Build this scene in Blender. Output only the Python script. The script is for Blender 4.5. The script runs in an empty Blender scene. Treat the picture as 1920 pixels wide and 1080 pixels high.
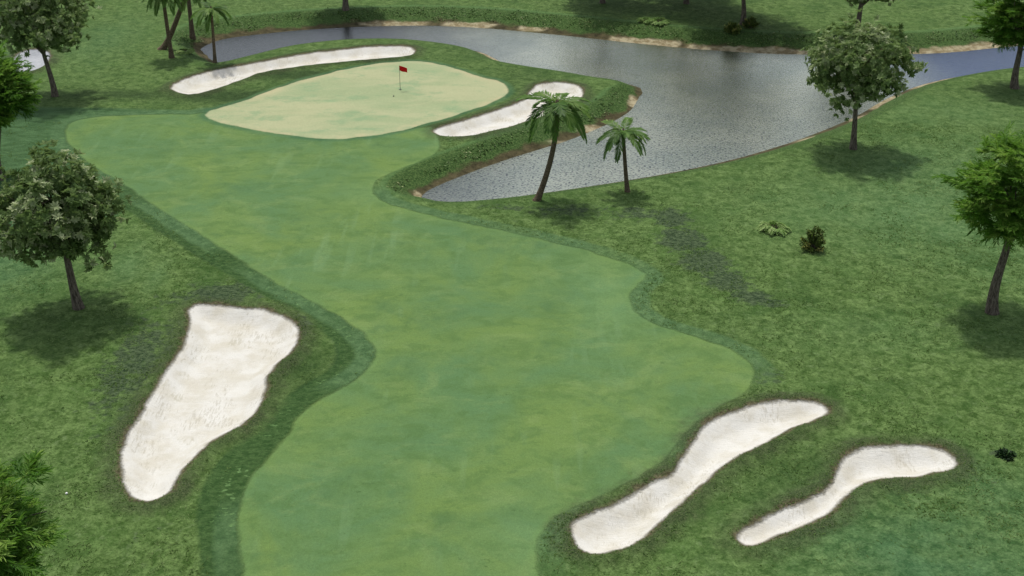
import bpy, math, random
import numpy as np
from mathutils import Vector

R = math.radians
rnd = random.Random(7)
C = bpy.context.scene.collection

# ------------------------------------------------------------------ camera
CAM_H = 33.0
PITCH = R(27.0)
F = 2300.0                      # focal length in pixels of a 1920 wide picture
cam_d = bpy.data.cameras.new('camera')
cam = bpy.data.objects.new('camera', cam_d)
C.objects.link(cam)
cam.location = (0, 0, CAM_H)
cam.rotation_euler = (math.pi / 2 - PITCH, 0, 0)
cam_d.sensor_width = 36.0
cam_d.lens = 36.0 * F / 1920.0
cam_d.clip_start = 0.5
cam_d.clip_end = 3000
bpy.context.scene.camera = cam

def at(px, py, z=0.0):
    """the place on level z that the photograph shows at this pixel"""
    dx = (px - 960) / F
    dy = (540 - py) / F
    x = dx
    y = math.cos(PITCH) + dy * math.sin(PITCH)
    zz = -math.sin(PITCH) + dy * math.cos(PITCH)
    t = (z - CAM_H) / zz
    return (x * t, y * t)

def hmet(px, pyb, pyt):
    """height of something that stands at pixel row pyb and ends at row pyt"""
    x, y = at(px, pyb)
    a = math.atan2(540 - pyt, F)
    return CAM_H - y * math.tan(PITCH - a)

def smooth_poly(pts, it=2):
    for _ in range(it):
        out = []
        n = len(pts)
        for i in range(n):
            p, q = pts[i], pts[(i + 1) % n]
            out.append(tuple(p[k] * .75 + q[k] * .25 for k in range(len(p))))
            out.append(tuple(p[k] * .25 + q[k] * .75 for k in range(len(p))))
        pts = out
    return pts

def ground_poly(pts, z=0.0, it=1):
    pts = smooth_poly([tuple(map(float, p)) for p in pts], it)
    return np.array([at(p[0], p[1], p[2] if len(p) > 2 else z) for p in pts])

def sdf(P, poly):
    """signed distance, negative inside"""
    X, Y = P[:, 0], P[:, 1]
    best = np.full(len(P), 1e18)
    inside = np.zeros(len(P), bool)
    n = len(poly)
    for i in range(n):
        ax, ay = poly[i]
        bx, by = poly[(i + 1) % n]
        ex, ey = bx - ax, by - ay
        L = ex * ex + ey * ey + 1e-12
        t = np.clip(((X - ax) * ex + (Y - ay) * ey) / L, 0, 1)
        d = (X - ax - t * ex) ** 2 + (Y - ay - t * ey) ** 2
        np.minimum(best, d, out=best)
        c = (ay > Y) != (by > Y)
        if ey != 0:
            xi = ax + (Y - ay) / ey * ex
            inside ^= c & (X < xi)
    d = np.sqrt(best)
    return np.where(inside, -d, d)

def sst(a, b, x):
    t = np.clip((x - a) / (b - a), 0, 1)
    return t * t * (3 - 2 * t)

# ------------------------------------------------------------------ outlines read off the photograph
FAIRWAY = [(383,208),(372,214),(300,214),(220,217),(160,223),(128,233),(119,250),(130,275),(170,310),(240,350),(270,372),(330,412),(400,457),(470,502),(530,540),
    (590,567),(650,602),(690,632),(703,660),(694,690),(658,716),(600,750),(562,775),(543,810),(508,850),(472,895),(452,945),(447,1000),(455,1080),
    (470,1200),(500,1400),(1060,1400),(1035,1200),(1015,1090),(1008,1050),(1010,1010),(1033,975),(1080,953),(1150,920),(1210,893),(1262,850),
    (1300,805),(1350,765),(1400,735),(1418,705),(1408,678),(1372,655),(1300,632),(1232,611),(1192,588),(1179,560),(1190,538),(1216,520),
    (1190,500),(1130,478),(1040,453),(940,431),(850,413),(778,397),(716,378),(697,357),(702,340),(735,322),(790,302),(818,287),(826,270),(818,248),
    (800,236),(740,247),(660,259),(600,259),(520,250),(440,235),(398,222)]
GREEN = [(378,212),(440,195),(500,173),(560,152),(620,136),(680,123),(740,115),(800,114),(850,127),(900,143),(940,153),(956,168),(945,184),(890,204),
    (820,226),(760,243),(700,255),(640,260),(580,258),(510,250),(440,237),(398,226)]
SEMI = [(-400,188),(0,203),(150,203),(300,206),(372,208),(440,190),(440,230),(300,300),(240,360),(235,400),(120,440),(0,452),(-400,470)]
BAND = [(120,300),(150,340),(200,365),(244,396),(300,436),(366,479),(430,517),(497,556),(545,582),(600,616),(634,652),(626,690),(580,716),(520,753),(470,800),
    (430,842),(395,880),(375,920),(368,980),(380,1080),(400,1400),(700,1400),(700,1000),(800,700),(700,560),(400,380),(200,250)]
BUNKERS = [
    ('big white sand bunker left of the fairway, wide above and narrow below', [(362,576),(400,574),(440,579),(495,582),(535,597),(555,607),(553,640),(525,672),(500,697),(490,722),(487,752),(463,792),(420,812),(377,838),(348,872),(328,905),(318,924),(285,938),(250,936),(232,915),(228,880),(233,830),(258,790),(280,752),(300,715),(330,677),(350,640),(358,605)]),
    ('long S shaped white sand bunker at the near right edge of the fairway', [(1338,792),(1380,772),(1440,753),(1490,752),(1530,754),(1553,770),(1530,786),(1490,802),(1425,830),(1370,858),(1330,892),(1290,930),(1265,955),(1240,978),(1210,1004),(1175,1022),(1120,1039),(1092,1030),(1078,1000),(1084,982),(1120,963),(1180,935),(1230,910),(1268,892),(1285,862),(1305,825)]),
    ('slim white sand bunker with a pinched waist, in the rough near the right corner', [(1590,857),(1640,841),(1700,834),(1755,842),(1783,858),(1792,874),(1755,886),(1690,892),(1640,895),(1605,907),(1575,937),(1540,970),(1490,995),(1440,1014),(1405,1023),(1388,1010),(1402,990),(1460,960),(1520,936),(1553,920),(1568,900),(1578,875)]),
    ('long thin white sand bunker behind the putting green beside the narrow arm of the pond', [(316,165),(363,142),(433,128),(500,116),(567,102),(640,94),(690,89),(750,87),(772,90),(776,99),(765,105),(700,111),(640,116),(567,124),(493,134),(443,151),(393,170),(363,177),(340,174)]),
    ('curved white sand bunker between putting green and pond, partly behind a palm crown', [(812,247),(840,235),(907,218),(945,204),(970,196),(985,187),(996,176),(1006,165),(1017,158),(1040,156),(1063,157),(1090,164),(1092,182),(1080,193),(1050,206),(1010,220),(973,232),(923,246),(880,255),(830,256)]),
    ('pale grey sand bunker at the far left, half hidden behind tree crowns', [(22,132),(25,110),(48,94),(82,94),(94,103),(88,118),(70,130),(45,136)]),
]
WATER = [(362,97,-1),(380,85,-1),(400,76,-1),(430,69,-1),(500,61,-1),(560,55,-1),(640,50,-1),(720,47,-1),(800,46,-1),(900,50,-1),(1000,59,-1),(1080,67,-1),(1180,78,-1),
    (1280,88,-1),(1400,97,-1),(1500,101,-1),(1700,100,-1),(1780,97,-1),(1880,86,-1),(1990,78,-1),(2200,50,-1),(2600,30,-1),
    (2600,50,-.1),(2200,95,-.1),(1920,124,-.1),(1860,131,-.1),(1780,146,-.1),(1730,163,-.1),(1690,182,-.1),(1645,210,-.1),(1600,230,-.1),(1560,246,-.1),(1500,267,-.1),(1400,296,-.1),
    (1280,321,-.1),(1140,344,-.1),(1007,363,-.1),(927,372,-.1),(853,378,-.1),(800,379,-.3),(778,375,-.8),
    (790,360,-1),(820,345,-1),(870,325,-1),(930,303,-1),(1000,281,-1),(1060,263,-1),(1110,243,-1),(1150,225,-1),(1180,206,-1),(1188,190,-1),(1180,175,-1),
    (1150,158,-.6),(1110,145,-.2),(1050,132,-.1),(980,122,-.1),(925,112,-.1),(905,101,-.1),(880,90,-.1),(850,83,-.1),(800,76,-.1),(740,71,-.1),(660,72,-.1),(600,77,-.1),(540,85,-.1),
    (480,100,-.1),(440,110,-.1),(420,115,-.1),(390,118,-.1),(368,112,-.6)]

P_fair = ground_poly(FAIRWAY); P_green = ground_poly(GREEN); P_semi = ground_poly(SEMI); P_band = ground_poly(BAND)
P_bunk = [ground_poly(b[1]) for b in BUNKERS]
P_water = ground_poly(WATER, it=1)
WZ = -1.0

# patches of other ground colour: px, py, rx, ry (pixels), weight
def blobs(P, lst):
    out = np.zeros(len(P))
    for (px, py, rx, ry, w, *zz) in lst:
        z0 = zz[0] if zz else 0.0
        cx, cy = at(px, py, z0)
        x1, _ = at(px + rx, py, z0)
        _, y1 = at(px, py - ry, z0)
        sx = abs(x1 - cx); sy = abs(y1 - cy)
        out = np.maximum(out, w * np.exp(-(((P[:, 0] - cx) / sx) ** 2 + ((P[:, 1] - cy) / sy) ** 2)))
    return out

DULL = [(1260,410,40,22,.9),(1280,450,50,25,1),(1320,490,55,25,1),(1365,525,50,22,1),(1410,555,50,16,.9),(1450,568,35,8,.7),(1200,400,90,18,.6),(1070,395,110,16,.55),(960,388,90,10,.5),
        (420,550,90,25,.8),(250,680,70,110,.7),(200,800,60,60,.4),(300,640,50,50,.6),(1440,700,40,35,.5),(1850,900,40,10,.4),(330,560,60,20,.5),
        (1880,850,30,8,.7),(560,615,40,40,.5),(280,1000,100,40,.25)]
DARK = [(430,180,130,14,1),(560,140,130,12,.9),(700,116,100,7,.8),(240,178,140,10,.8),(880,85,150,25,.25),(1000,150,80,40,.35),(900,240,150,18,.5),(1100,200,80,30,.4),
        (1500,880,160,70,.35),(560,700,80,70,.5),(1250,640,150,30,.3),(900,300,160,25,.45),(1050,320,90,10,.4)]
TEAL = [(0,500,120,50,.9),(-40,480,160,120,.6),(1750,1060,260,130,1),(1880,950,120,90,.7),(1900,400,200,160,.35),(200,75,60,40,.5),(20,110,50,50,.5),(1050,640,80,30,.2)]
SANDY = [(735,44,60,7,1.1,-1),(885,47,50,7,1.1,-1),(1000,55,30,5,.8,-1),(1190,74,50,8,.9,-1),(1240,80,35,10,1.2,-1),(1330,90,45,8,1,-1),(1400,95,40,7,.9,-1),(1460,97,50,8,1.1,-1),(1560,100,60,8,.9,-1),(1690,97,60,8,.8,-1),
    (1800,90,60,10,1.2,-1),(1870,82,60,12,1.3,-1),(778,370,12,8,.8,-1),(1110,243,50,6,.6,-1),(1186,192,16,12,.6,-1),(1040,268,70,6,.3,-1),(885,92,40,9,1.6),(1700,180,60,18,1.3),(1800,142,90,14,1.3),(1640,212,40,14,1.1),(1560,246,60,10,.8),(1900,127,90,9,1.2)]
PALE = [(1700,390,260,70,.8),(1750,330,200,60,.7),(1650,620,200,40,.3),(240,500,40,40,.7),(290,520,20,35,.6),(1800,210,150,30,.4),(1000,1000,80,60,.5),(1140,560,60,60,.6),(720,360,80,20,.5),(480,640,30,20,.2)]

# ------------------------------------------------------------------ the terrain sheet
def axis(a, b, step, lo, hi, grow):
    v = list(np.arange(a, b, step))
    s = step
    while v[-1] < hi:
        s *= grow
        v.append(v[-1] + s)
    s = step
    while v[0] > lo:
        s *= grow
        v.insert(0, v[0] - s)
    return np.array(v)
xs = axis(-58, 62, .27, -620, 620, 1.12)
ys = axis(31, 138, .27, -120, 1500, 1.12)
NX, NY = len(xs), len(ys)
GX, GY = np.meshgrid(xs, ys)
P = np.stack([GX.ravel(), GY.ravel()], 1)

def vnoise(P, s, seed):
    """smooth value noise"""
    g = np.random.RandomState(seed).rand(64, 64)
    q = P / s
    i = np.floor(q).astype(int); f = q - i
    f = f * f * (3 - 2 * f)
    a = g[i[:, 0] % 64, i[:, 1] % 64]; b = g[(i[:, 0] + 1) % 64, i[:, 1] % 64]
    c = g[i[:, 0] % 64, (i[:, 1] + 1) % 64]; d = g[(i[:, 0] + 1) % 64, (i[:, 1] + 1) % 64]
    return (a * (1 - f[:, 0]) + b * f[:, 0]) * (1 - f[:, 1]) + (c * (1 - f[:, 0]) + d * f[:, 0]) * f[:, 1]

def fields(P):
    A = {}
    A['sd_fair'] = sdf(P, P_fair)
    A['sd_green'] = sdf(P, P_green)
    A['sd_semi'] = sdf(P, P_semi)
    A['sd_band'] = sdf(P, P_band)
    wb = (vnoise(P, .8, 31) - .5) * .22 + (vnoise(P, 2.3, 32) - .5) * .34
    A['sd_fair'] = A['sd_fair'] + (vnoise(P, .9, 33) - .5) * .22
    bs = [sdf(P, b) + wb * .8 - .16 for b in P_bunk]
    A['sd_green'] = A['sd_green'] + (vnoise(P, 1.2, 34) - .5) * .3
    for i, b in enumerate(bs): A['b%d' % i] = b
    A['sd_sand'] = np.min(bs, axis=0)
    sw = sdf(P, P_water)
    e = .6
    nx = (sdf(P + [e, 0], P_water) - sdf(P - [e, 0], P_water)) / (2 * e)
    ny = (sdf(P + [0, e], P_water) - sdf(P - [0, e], P_water)) / (2 * e)
    k = sst(-.25, .75, -ny)                       # 1 on the shore nearer the camera
    k = np.where(sw > -4, k, k * 0)
    # height of bank: tall on the far shore
    fary = sst(100, 118, P[:, 1])
    W = 2.4 + 1.5 * fary * sst(-.2, .6, ny)
    t = sw + k * W * .72
    A['bank'] = t / W
    A['near'] = k
    H = WZ * (1 - sst(-.15, 1.0, t / W)) - .5 * (1 - sst(-1.2, 0, t / W))
    amp = sst(3, 12, np.minimum(sw, 99))
    H = H + amp * ((vnoise(P, 9, 3) - .5) * .22 + (vnoise(P, 22, 4) - .5) * .25) * sst(.5, 4, np.abs(A['sd_sand'])) * sst(0, 3, np.abs(A['sd_green']) + .8)
    H = H + amp * sst(1, 6, np.minimum(A['sd_fair'], A['sd_sand'])) * (vnoise(P, 1.3, 5) - .5) * .1
    ss = A['sd_sand']
    H = H - .38 * sst(-1.6, .05, -(-ss)) * 0
    dep = np.where(ss < 0, -.5 * sst(0, 1.2, -ss), 0)
    lip = .16 * np.exp(-((ss - .35) / .35) ** 2)
    H = H + dep + lip
    H = H + np.where(ss < -.3, (vnoise(P, .8, 8) - .5) * .06, 0)
    # far terrain rolls gently beyond the picture
    far = sst(160, 500, np.hypot(P[:, 0], P[:, 1]))
    H = H + far * (vnoise(P, 70, 9) - .3) * 7
    A['sandy'] = blobs(P, SANDY)
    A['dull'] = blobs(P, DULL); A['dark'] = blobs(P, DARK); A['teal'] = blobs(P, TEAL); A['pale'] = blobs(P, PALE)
    A['sw'] = sw
    return A, H
A, H = fields(P)

def height(x, y):
    i = int(np.searchsorted(xs, x)) - 1; j = int(np.searchsorted(ys, y)) - 1
    fx = (x - xs[i]) / (xs[i + 1] - xs[i]); fy = (y - ys[j]) / (ys[j + 1] - ys[j])
    h = H.reshape(NY, NX)
    return float((h[j, i] * (1 - fx) + h[j, i + 1] * fx) * (1 - fy) + (h[j + 1, i] * (1 - fx) + h[j + 1, i + 1] * fx) * fy)

HG = H.reshape(NY, NX)
dzx = np.gradient(HG, xs, axis=1); dzy = np.gradient(HG, ys, axis=0)
N = np.stack([-dzx.ravel(), -dzy.ravel(), np.ones(NX * NY)], 1)
N /= np.linalg.norm(N, axis=1)[:, None]
ATTR = ['sd_fair', 'sd_green', 'sd_semi', 'sd_band', 'sd_sand', 'bank', 'near', 'dull', 'dark', 'teal', 'pale', 'sw', 'sandy', 'b0', 'b1', 'b2', 'b3', 'b4', 'b5']
SHOW = ATTR[:13]
# full vertex record: x y z nx ny nz attrs...
REC = np.concatenate([P, H[:, None], N] + [A[a][:, None] for a in ATTR], axis=1)
REG = [('b%d' % i) for i in range(6)] + ['sd_green', 'sd_fair']         # in priority order; the rest is ground
idx = np.arange(NX * NY).reshape(NY, NX)
quads = np.stack([idx[:-1, :-1], idx[:-1, 1:], idx[1:, 1:], idx[1:, :-1]], -1).reshape(-1, 4)
assign = np.full(len(quads), -1); mixed = np.zeros(len(quads), bool); done = np.zeros(len(quads), bool)
for r, key in enumerate(REG):
    v = A[key][quads]
    ins = (v < 0).all(1); outs = (v >= 0).all(1)
    m = ~ins & ~outs & ~done
    mixed |= m; done |= m
    a = ins & ~done
    assign[a] = r; done |= a
assign[~done] = len(REG)
extra = [[] for _ in range(len(REG) + 1)]
off = {k: 6 + ATTR.index(k) for k in REG}
def clip(poly, c):
    inn, out = [], []
    n = len(poly)
    for i in range(n):
        p, q = poly[i], poly[(i + 1) % n]
        a, b = p[c], q[c]
        (inn if a < 0 else out).append(p)
        if (a < 0) != (b < 0):
            t = a / (a - b)
            m = p + (q - p) * t
            m[c] = 0.0
            inn.append(m); out.append(m)
    return inn, out
for qi in np.nonzero(mixed)[0]:
    poly = [REC[i] for i in quads[qi]]
    for r, key in enumerate(REG):
        c = off[key]
        if len(poly) < 3: break
        if all(p[c] >= 0 for p in poly): continue
        inn, out = clip(poly, c)
        if len(inn) >= 3: extra[r].append(inn)
        poly = out
    if len(poly) >= 3: extra[len(REG)].append(poly)

def sheet(name, r, mat):
    q = quads[assign == r]
    used, inv = np.unique(q, return_inverse=True)
    recs = [REC[used]]
    faces = inv.reshape(-1, 4).tolist()
    key = {}
    n = len(used)
    pos = {(round(REC[u][0], 4), round(REC[u][1], 4)): i for i, u in enumerate(used)}
    new = []
    for poly in extra[r]:
        f = []
        for p in poly:
            k = (round(p[0], 4), round(p[1], 4))
            if k not in pos:
                pos[k] = n; n += 1; new.append(p)
            if not f or f[-1] != pos[k]: f.append(pos[k])
        if len(f) > 1 and f[0] == f[-1]: f.pop()
        if len(set(f)) >= 3 and len(set(f)) == len(f): faces.append(f)
    if new: recs.append(np.array(new))
    V = np.concatenate(recs)
    me = bpy.data.meshes.new(name)
    me.from_pydata(V[:, :3].tolist(), [], faces)
    for a in SHOW:
        at_ = me.attributes.new(a, 'FLOAT', 'POINT')
        at_.data.foreach_set('value', V[:, 6 + ATTR.index(a)].astype(np.float32))
    me.polygons.foreach_set('use_smooth', [True] * len(me.polygons))
    me.materials.append(mat)
    nn = V[:, 3:6]; nn = nn / np.linalg.norm(nn, axis=1)[:, None]
    me.normals_split_custom_set_from_vertices(nn.tolist())
    o = bpy.data.objects.new(name, me)
    C.objects.link(o)
    return o

# ------------------------------------------------------------------ node helpers
class NT:
    def __init__(s, name, kind='mat'):
        s.m = bpy.data.materials.new(name); s.m.use_nodes = True
        s.t = s.m.node_tree; s.t.nodes.clear()
        s.out = s.t.nodes.new('ShaderNodeOutputMaterial')
        s.geo = s.t.nodes.new('ShaderNodeNewGeometry').outputs['Position']
    def link(s, a, b): s.t.links.new(a, b)
    def set(s, sock, v):
        if isinstance(v, bpy.types.NodeSocket): s.link(v, sock)
        elif isinstance(v, (tuple, list)) and len(v) == 3 and sock.type == 'RGBA': sock.default_value = (*v, 1)
        else: sock.default_value = v
    def math(s, op, a, b=None, c=None, clamp=False):
        n = s.t.nodes.new('ShaderNodeMath'); n.operation = op; n.use_clamp = clamp
        s.set(n.inputs[0], a)
        if b is not None: s.set(n.inputs[1], b)
        if c is not None: s.set(n.inputs[2], c)
        return n.outputs[0]
    def add(s, a, b): return s.math('ADD', a, b)
    def mul(s, a, b): return s.math('MULTIPLY', a, b)
    def ss(s, a, b, x):
        n = s.t.nodes.new('ShaderNodeMapRange'); n.interpolation_type = 'SMOOTHSTEP'
        s.set(n.inputs['Value'], x); n.inputs['From Min'].default_value = a; n.inputs['From Max'].default_value = b
        return n.outputs[0]
    def lin(s, x, a, b, c, d):
        n = s.t.nodes.new('ShaderNodeMapRange')
        s.set(n.inputs['Value'], x)
        for k, v in zip(('From Min', 'From Max', 'To Min', 'To Max'), (a, b, c, d)): n.inputs[k].default_value = v
        return n.outputs[0]
    def below(s, edge, soft, x):             # 1 where x < edge
        return s.math('SUBTRACT', 1.0, s.ss(edge - soft, edge + soft, x))
    def mix(s, f, a, b):
        n = s.t.nodes.new('ShaderNodeMix'); n.data_type = 'RGBA'
        s.set(n.inputs[0], f); s.set(n.inputs[6], a); s.set(n.inputs[7], b)
        return n.outputs[2]
    def attr(s, a):
        n = s.t.nodes.new('ShaderNodeAttribute'); n.attribute_name = a
        return n.outputs['Fac']
    def attrc(s, a):
        n = s.t.nodes.new('ShaderNodeAttribute'); n.attribute_name = a
        return n.outputs['Color']
    def vec(s, sc=(1, 1, 1), rot=0, src=None):
        n = s.t.nodes.new('ShaderNodeMapping')
        s.link(src or s.geo, n.inputs[0]); n.inputs['Scale'].default_value = sc; n.inputs['Rotation'].default_value = (0, 0, rot)
        return n.outputs[0]
    def noise(s, scale, detail=3, rough=.55, v=None, dist=0):
        n = s.t.nodes.new('ShaderNodeTexNoise')
        s.link(v or s.geo, n.inputs['Vector']); n.inputs['Scale'].default_value = scale
        n.inputs['Detail'].default_value = detail; n.inputs['Roughness'].default_value = rough; n.inputs['Distortion'].default_value = dist
        return n.outputs[0]
    def vor(s, scale, v=None, out=0):
        n = s.t.nodes.new('ShaderNodeTexVoronoi')
        s.link(v or s.geo, n.inputs['Vector']); n.inputs['Scale'].default_value = scale
        return n.outputs[out]
    def hsv(s, col, val):
        n = s.t.nodes.new('ShaderNodeMix'); n.data_type = 'RGBA'; n.blend_type = 'MULTIPLY'
        n.inputs[0].default_value = 1
        s.set(n.inputs[6], col)
        cmb = s.t.nodes.new('ShaderNodeCombineColor')
        for i in range(3): s.set(cmb.inputs[i], val)
        s.link(cmb.outputs[0], n.inputs[7])
        return n.outputs[2]
    def bsdf(s, col, rough=.9, spec=.2, height=None, dist=.05, strength=1, **kw):
        b = s.t.nodes.new('ShaderNodeBsdfPrincipled')
        s.set(b.inputs['Base Color'], col); s.set(b.inputs['Roughness'], rough)
        b.inputs['Specular IOR Level'].default_value = spec
        for k, v in kw.items(): s.set(b.inputs[k.replace('_', ' ')], v)
        if height is not None:
            bp = s.t.nodes.new('ShaderNodeBump'); bp.inputs['Distance'].default_value = dist; bp.inputs['Strength'].default_value = strength
            s.link(height, bp.inputs['Height']); s.link(bp.outputs[0], b.inputs['Normal'])
        s.link(b.outputs[0], s.out.inputs[0])
        return b

def lin(r, g, b):
    f = lambda c: ((c / 255 + .055) / 1.055) ** 2.4 if c > 10 else c / 255 / 12.92
    return (f(r), f(g), f(b))
K = .62
def col(r, g, b, k=K):
    return tuple(c * k for c in lin(r, g, b))

# ------------------------------------------------------------------ grass / sand / bank material shared by every sheet
def make_land():
    s = NT('land')
    sf, sg, sem, sbd, ssd = (s.attr(a) for a in ('sd_fair', 'sd_green', 'sd_semi', 'sd_band', 'sd_sand'))
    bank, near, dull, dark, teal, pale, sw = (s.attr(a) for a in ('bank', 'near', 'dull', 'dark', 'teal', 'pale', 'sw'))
    n_mid = s.noise(.35, 4, .6); n_sm = s.noise(1.6, 4, .65); n_fine = s.noise(6, 4, .7)
    n_grain = s.noise(24, 2, .7)
    streak = s.noise(.7, 5, .68, s.vec((.8, 1.15, 1), .12), .5)
    streak2 = s.noise(.45, 5, .7, s.vec((.8, 1.1, 1), -.5), .6)
    edge = s.add(s.mul(s.math('SUBTRACT', n_fine, .5), .5), s.mul(s.math('SUBTRACT', n_sm, .5), .35))
    # rough
    rv = s.add(s.mul(s.noise(1.5, 4, .7, s.vec((1, 1, 1), .35), .5), .55), s.mul(s.noise(5.2, 4, .8, s.vec((1, 1, 1), -.2), .3), .45))
    rough_c = s.mix(s.ss(.36, .66, rv), col(66, 97, 38), col(132, 162, 94))
    rough_c = s.mix(s.mul(s.ss(.45, .7, n_mid), .4), rough_c, col(84, 122, 56))
    rough_c = s.mix(s.mul(s.ss(.5, .66, s.noise(.2, 4, .65)), .5), rough_c, col(64, 100, 44))
    rough_c = s.mix(s.mul(s.ss(.54, .68, s.noise(.5, 4, .7, s.vec((1, 1, 1), 2))), .4), rough_c, col(58, 90, 40))
    rough_c = s.mix(s.mul(s.ss(.56, .7, n_sm), .4), rough_c, col(150, 176, 116))
    tw = s.math('MULTIPLY', teal, s.lin(n_mid, .3, .7, .5, 1.1), clamp=True)
    rough_c = s.mix(s.mul(tw, .8), rough_c, s.mix(s.ss(.35, .65, rv), col(64, 108, 68), col(104, 146, 100)))
    pw = s.math('MULTIPLY', pale, s.lin(n_mid, .3, .7, .5, 1.1), clamp=True)
    rough_c = s.mix(s.mul(pw, .8), rough_c, s.mix(s.ss(.35, .65, rv), col(86, 128, 74), col(126, 160, 108)))
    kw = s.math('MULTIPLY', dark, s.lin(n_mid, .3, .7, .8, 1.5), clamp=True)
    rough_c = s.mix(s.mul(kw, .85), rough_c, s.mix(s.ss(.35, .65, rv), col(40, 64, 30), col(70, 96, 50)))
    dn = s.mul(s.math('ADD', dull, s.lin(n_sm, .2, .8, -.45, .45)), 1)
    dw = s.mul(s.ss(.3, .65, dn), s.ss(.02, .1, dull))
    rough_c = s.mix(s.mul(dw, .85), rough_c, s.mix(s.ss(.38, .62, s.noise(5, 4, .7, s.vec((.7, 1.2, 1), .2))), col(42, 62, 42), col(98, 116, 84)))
    # fairway
    fair_c = s.mix(s.ss(.32, .68, s.noise(.16, 4, .6, None, .5)), col(106, 144, 92), col(124, 154, 84))
    fair_c = s.mix(s.mul(s.ss(.45, .64, streak), .55), fair_c, col(95, 130, 72))
    fair_c = s.mix(s.mul(s.ss(.5, .68, streak2), .34), fair_c, col(146, 172, 106))
    fair_c = s.mix(s.mul(s.ss(.53, .7, s.noise(.22, 5, .65)), .42), fair_c, col(88, 126, 82))
    fair_c = s.mix(s.mul(s.ss(.6, .72, s.noise(1.3, 5, .75, s.vec((.9, 1.1, 1), -.1), .3)), .45), fair_c, col(80, 112, 68))
    pf = s.math('MULTIPLY', pale, .9, clamp=True)
    fair_c = s.mix(s.mul(pf, .5), fair_c, col(134, 176, 124))
    g0 = s.noise(5, 3, .8)
    # faint mower and cart marks
    for (sc, rot, w) in (((1.0, .14, 1), .15, .16), ((.9, .12, 1), 1.2, .18), ((1.3, .12, 1), -.6, .14)):
        ln = s.noise(.9, 2, .5, s.vec(sc, rot), .25)
        fair_c = s.mix(s.mul(s.mul(s.ss(.58, .68, ln), s.ss(.5, .62, s.noise(.12, 3, .6, s.vec((1, 1, 1), rot)))), w), fair_c, col(148, 184, 134))
    tuft = s.mul(s.ss(.6, .7, s.noise(3.2, 4, .75, s.vec((.7, 1.3, 1), .1))), s.ss(.46, .6, s.noise(.4, 3, .6)))
    fair_c = s.mix(s.mul(tuft, .7), fair_c, col(80, 112, 62))
    speck = s.ss(.74, .8, s.noise(9, 2, .6))
    fair_c = s.mix(s.mul(speck, .25), fair_c, col(168, 186, 130))
    # first cut, dark band and collars
    cut_c = s.mix(s.ss(.35, .65, s.noise(3.2, 4, .7, s.vec((.8, 1.2, 1), .5))), col(52, 86, 40), col(84, 116, 64))
    semi_c = s.mix(s.ss(.35, .65, s.noise(1.0, 4, .65, s.vec((.6, 1.6, 1), -.35), .5)), col(66, 102, 60), col(92, 130, 84))
    ring_c = s.mix(s.ss(.35, .65, n_sm), col(84, 120, 76), col(112, 148, 98))
    # putting green
    gr_c = s.mix(s.ss(.35, .65, s.noise(.22, 4, .6, s.vec((.6, 1.4, 1)), .6)), col(180, 195, 148, .61), col(201, 205, 160, .61))
    gr_c = s.mix(s.mul(s.ss(.5, .66, s.noise(.35, 5, .68, s.vec((.8, 1.2, 1), .3))), .6), gr_c, col(150, 184, 138, .61))
    gr_c = s.mix(s.mul(s.ss(-1.4, -.1, sg), s.mul(s.ss(.35, .6, n_mid), .8)), gr_c, col(216, 208, 164, .61))
    # sand
    rake = s.noise(3.5, 4, .7, s.vec((2.2, .45, 1), .5), .5)
    rake2 = s.noise(3.5, 4, .7, s.vec((.4, 2.4, 1), .3), .5)
    sand_c = s.mix(s.ss(.35, .7, s.noise(.8, 4, .6)), col(241, 239, 231, .72), col(226, 221, 206, .72))
    sand_c = s.mix(s.mul(s.ss(.56, .68, s.noise(.6, 3)), s.mul(s.ss(.48, .6, rake), .5)), sand_c, col(194, 188, 162, .70))
    sand_c = s.mix(s.mul(s.ss(.66, .72, s.noise(2.2, 4, .75)), .35), sand_c, col(160, 152, 124, .70))
    sand_c = s.mix(s.mul(s.mul(s.ss(.54, .6, s.noise(5, 2, .6, s.vec((2.5, .4, 1), -.7), .3)), s.ss(.5, .6, s.noise(.5, 3, .6))), .4), sand_c, col(186, 178, 156, .7))
    # soil rim
    soil_c = s.mix(s.ss(.35, .65, n_fine), col(84, 80, 56), col(134, 126, 98))
    # compose : ground
    c = rough_c
    e2 = s.add(sem, s.mul(edge, 2)); c = s.mix(s.mul(s.below(0, .4, e2), .9), c, semi_c)
    inb = s.mul(s.below(0, .15, s.add(sbd, s.mul(edge, .5))), s.ss(-.2, .2, sf))
    inb = s.mul(inb, s.ss(.6, 1.4, ssd))
    c = s.mix(s.mul(inb, .92), c, cut_c)
    # dark line at band's outer edge
    lne = s.mul(s.mul(s.below(.14, .1, s.math('ABSOLUTE', sbd)), s.ss(1, 1.5, ssd)), s.ss(.4, .6, s.noise(.5, 3)))
    c = s.mix(s.mul(lne, .35), c, col(40, 72, 38))
    # clover heads along the fairway side
    clov = s.mul(s.mul(s.ss(.6, .66, s.noise(3.4, 2, .6, s.vec((.7, 1.2, 1)))), s.below(.75, .35, s.math('ABSOLUTE', s.math('SUBTRACT', sf, .75)))), s.ss(.5, .6, s.noise(.3, 2)))
    # ring along the fairway
    fr = s.add(sf, s.mul(edge, .25))
    outer = s.below(1.05, .2, s.add(sf, s.mul(edge, .5)))
    c = s.mix(s.mul(outer, s.mul(s.ss(.42, .6, s.noise(.09, 1)), .8)), c, ring_c)
    c = s.mix(s.mul(clov, .8), c, col(122, 160, 98))
    # bank
    isb = s.below(1.0, .08, s.add(bank, s.mul(edge, .22)))
    bn = s.noise(7, 3, .8)
    bank_c = s.mix(s.ss(.42, .62, bn), col(60, 92, 42), col(104, 134, 74))
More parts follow.
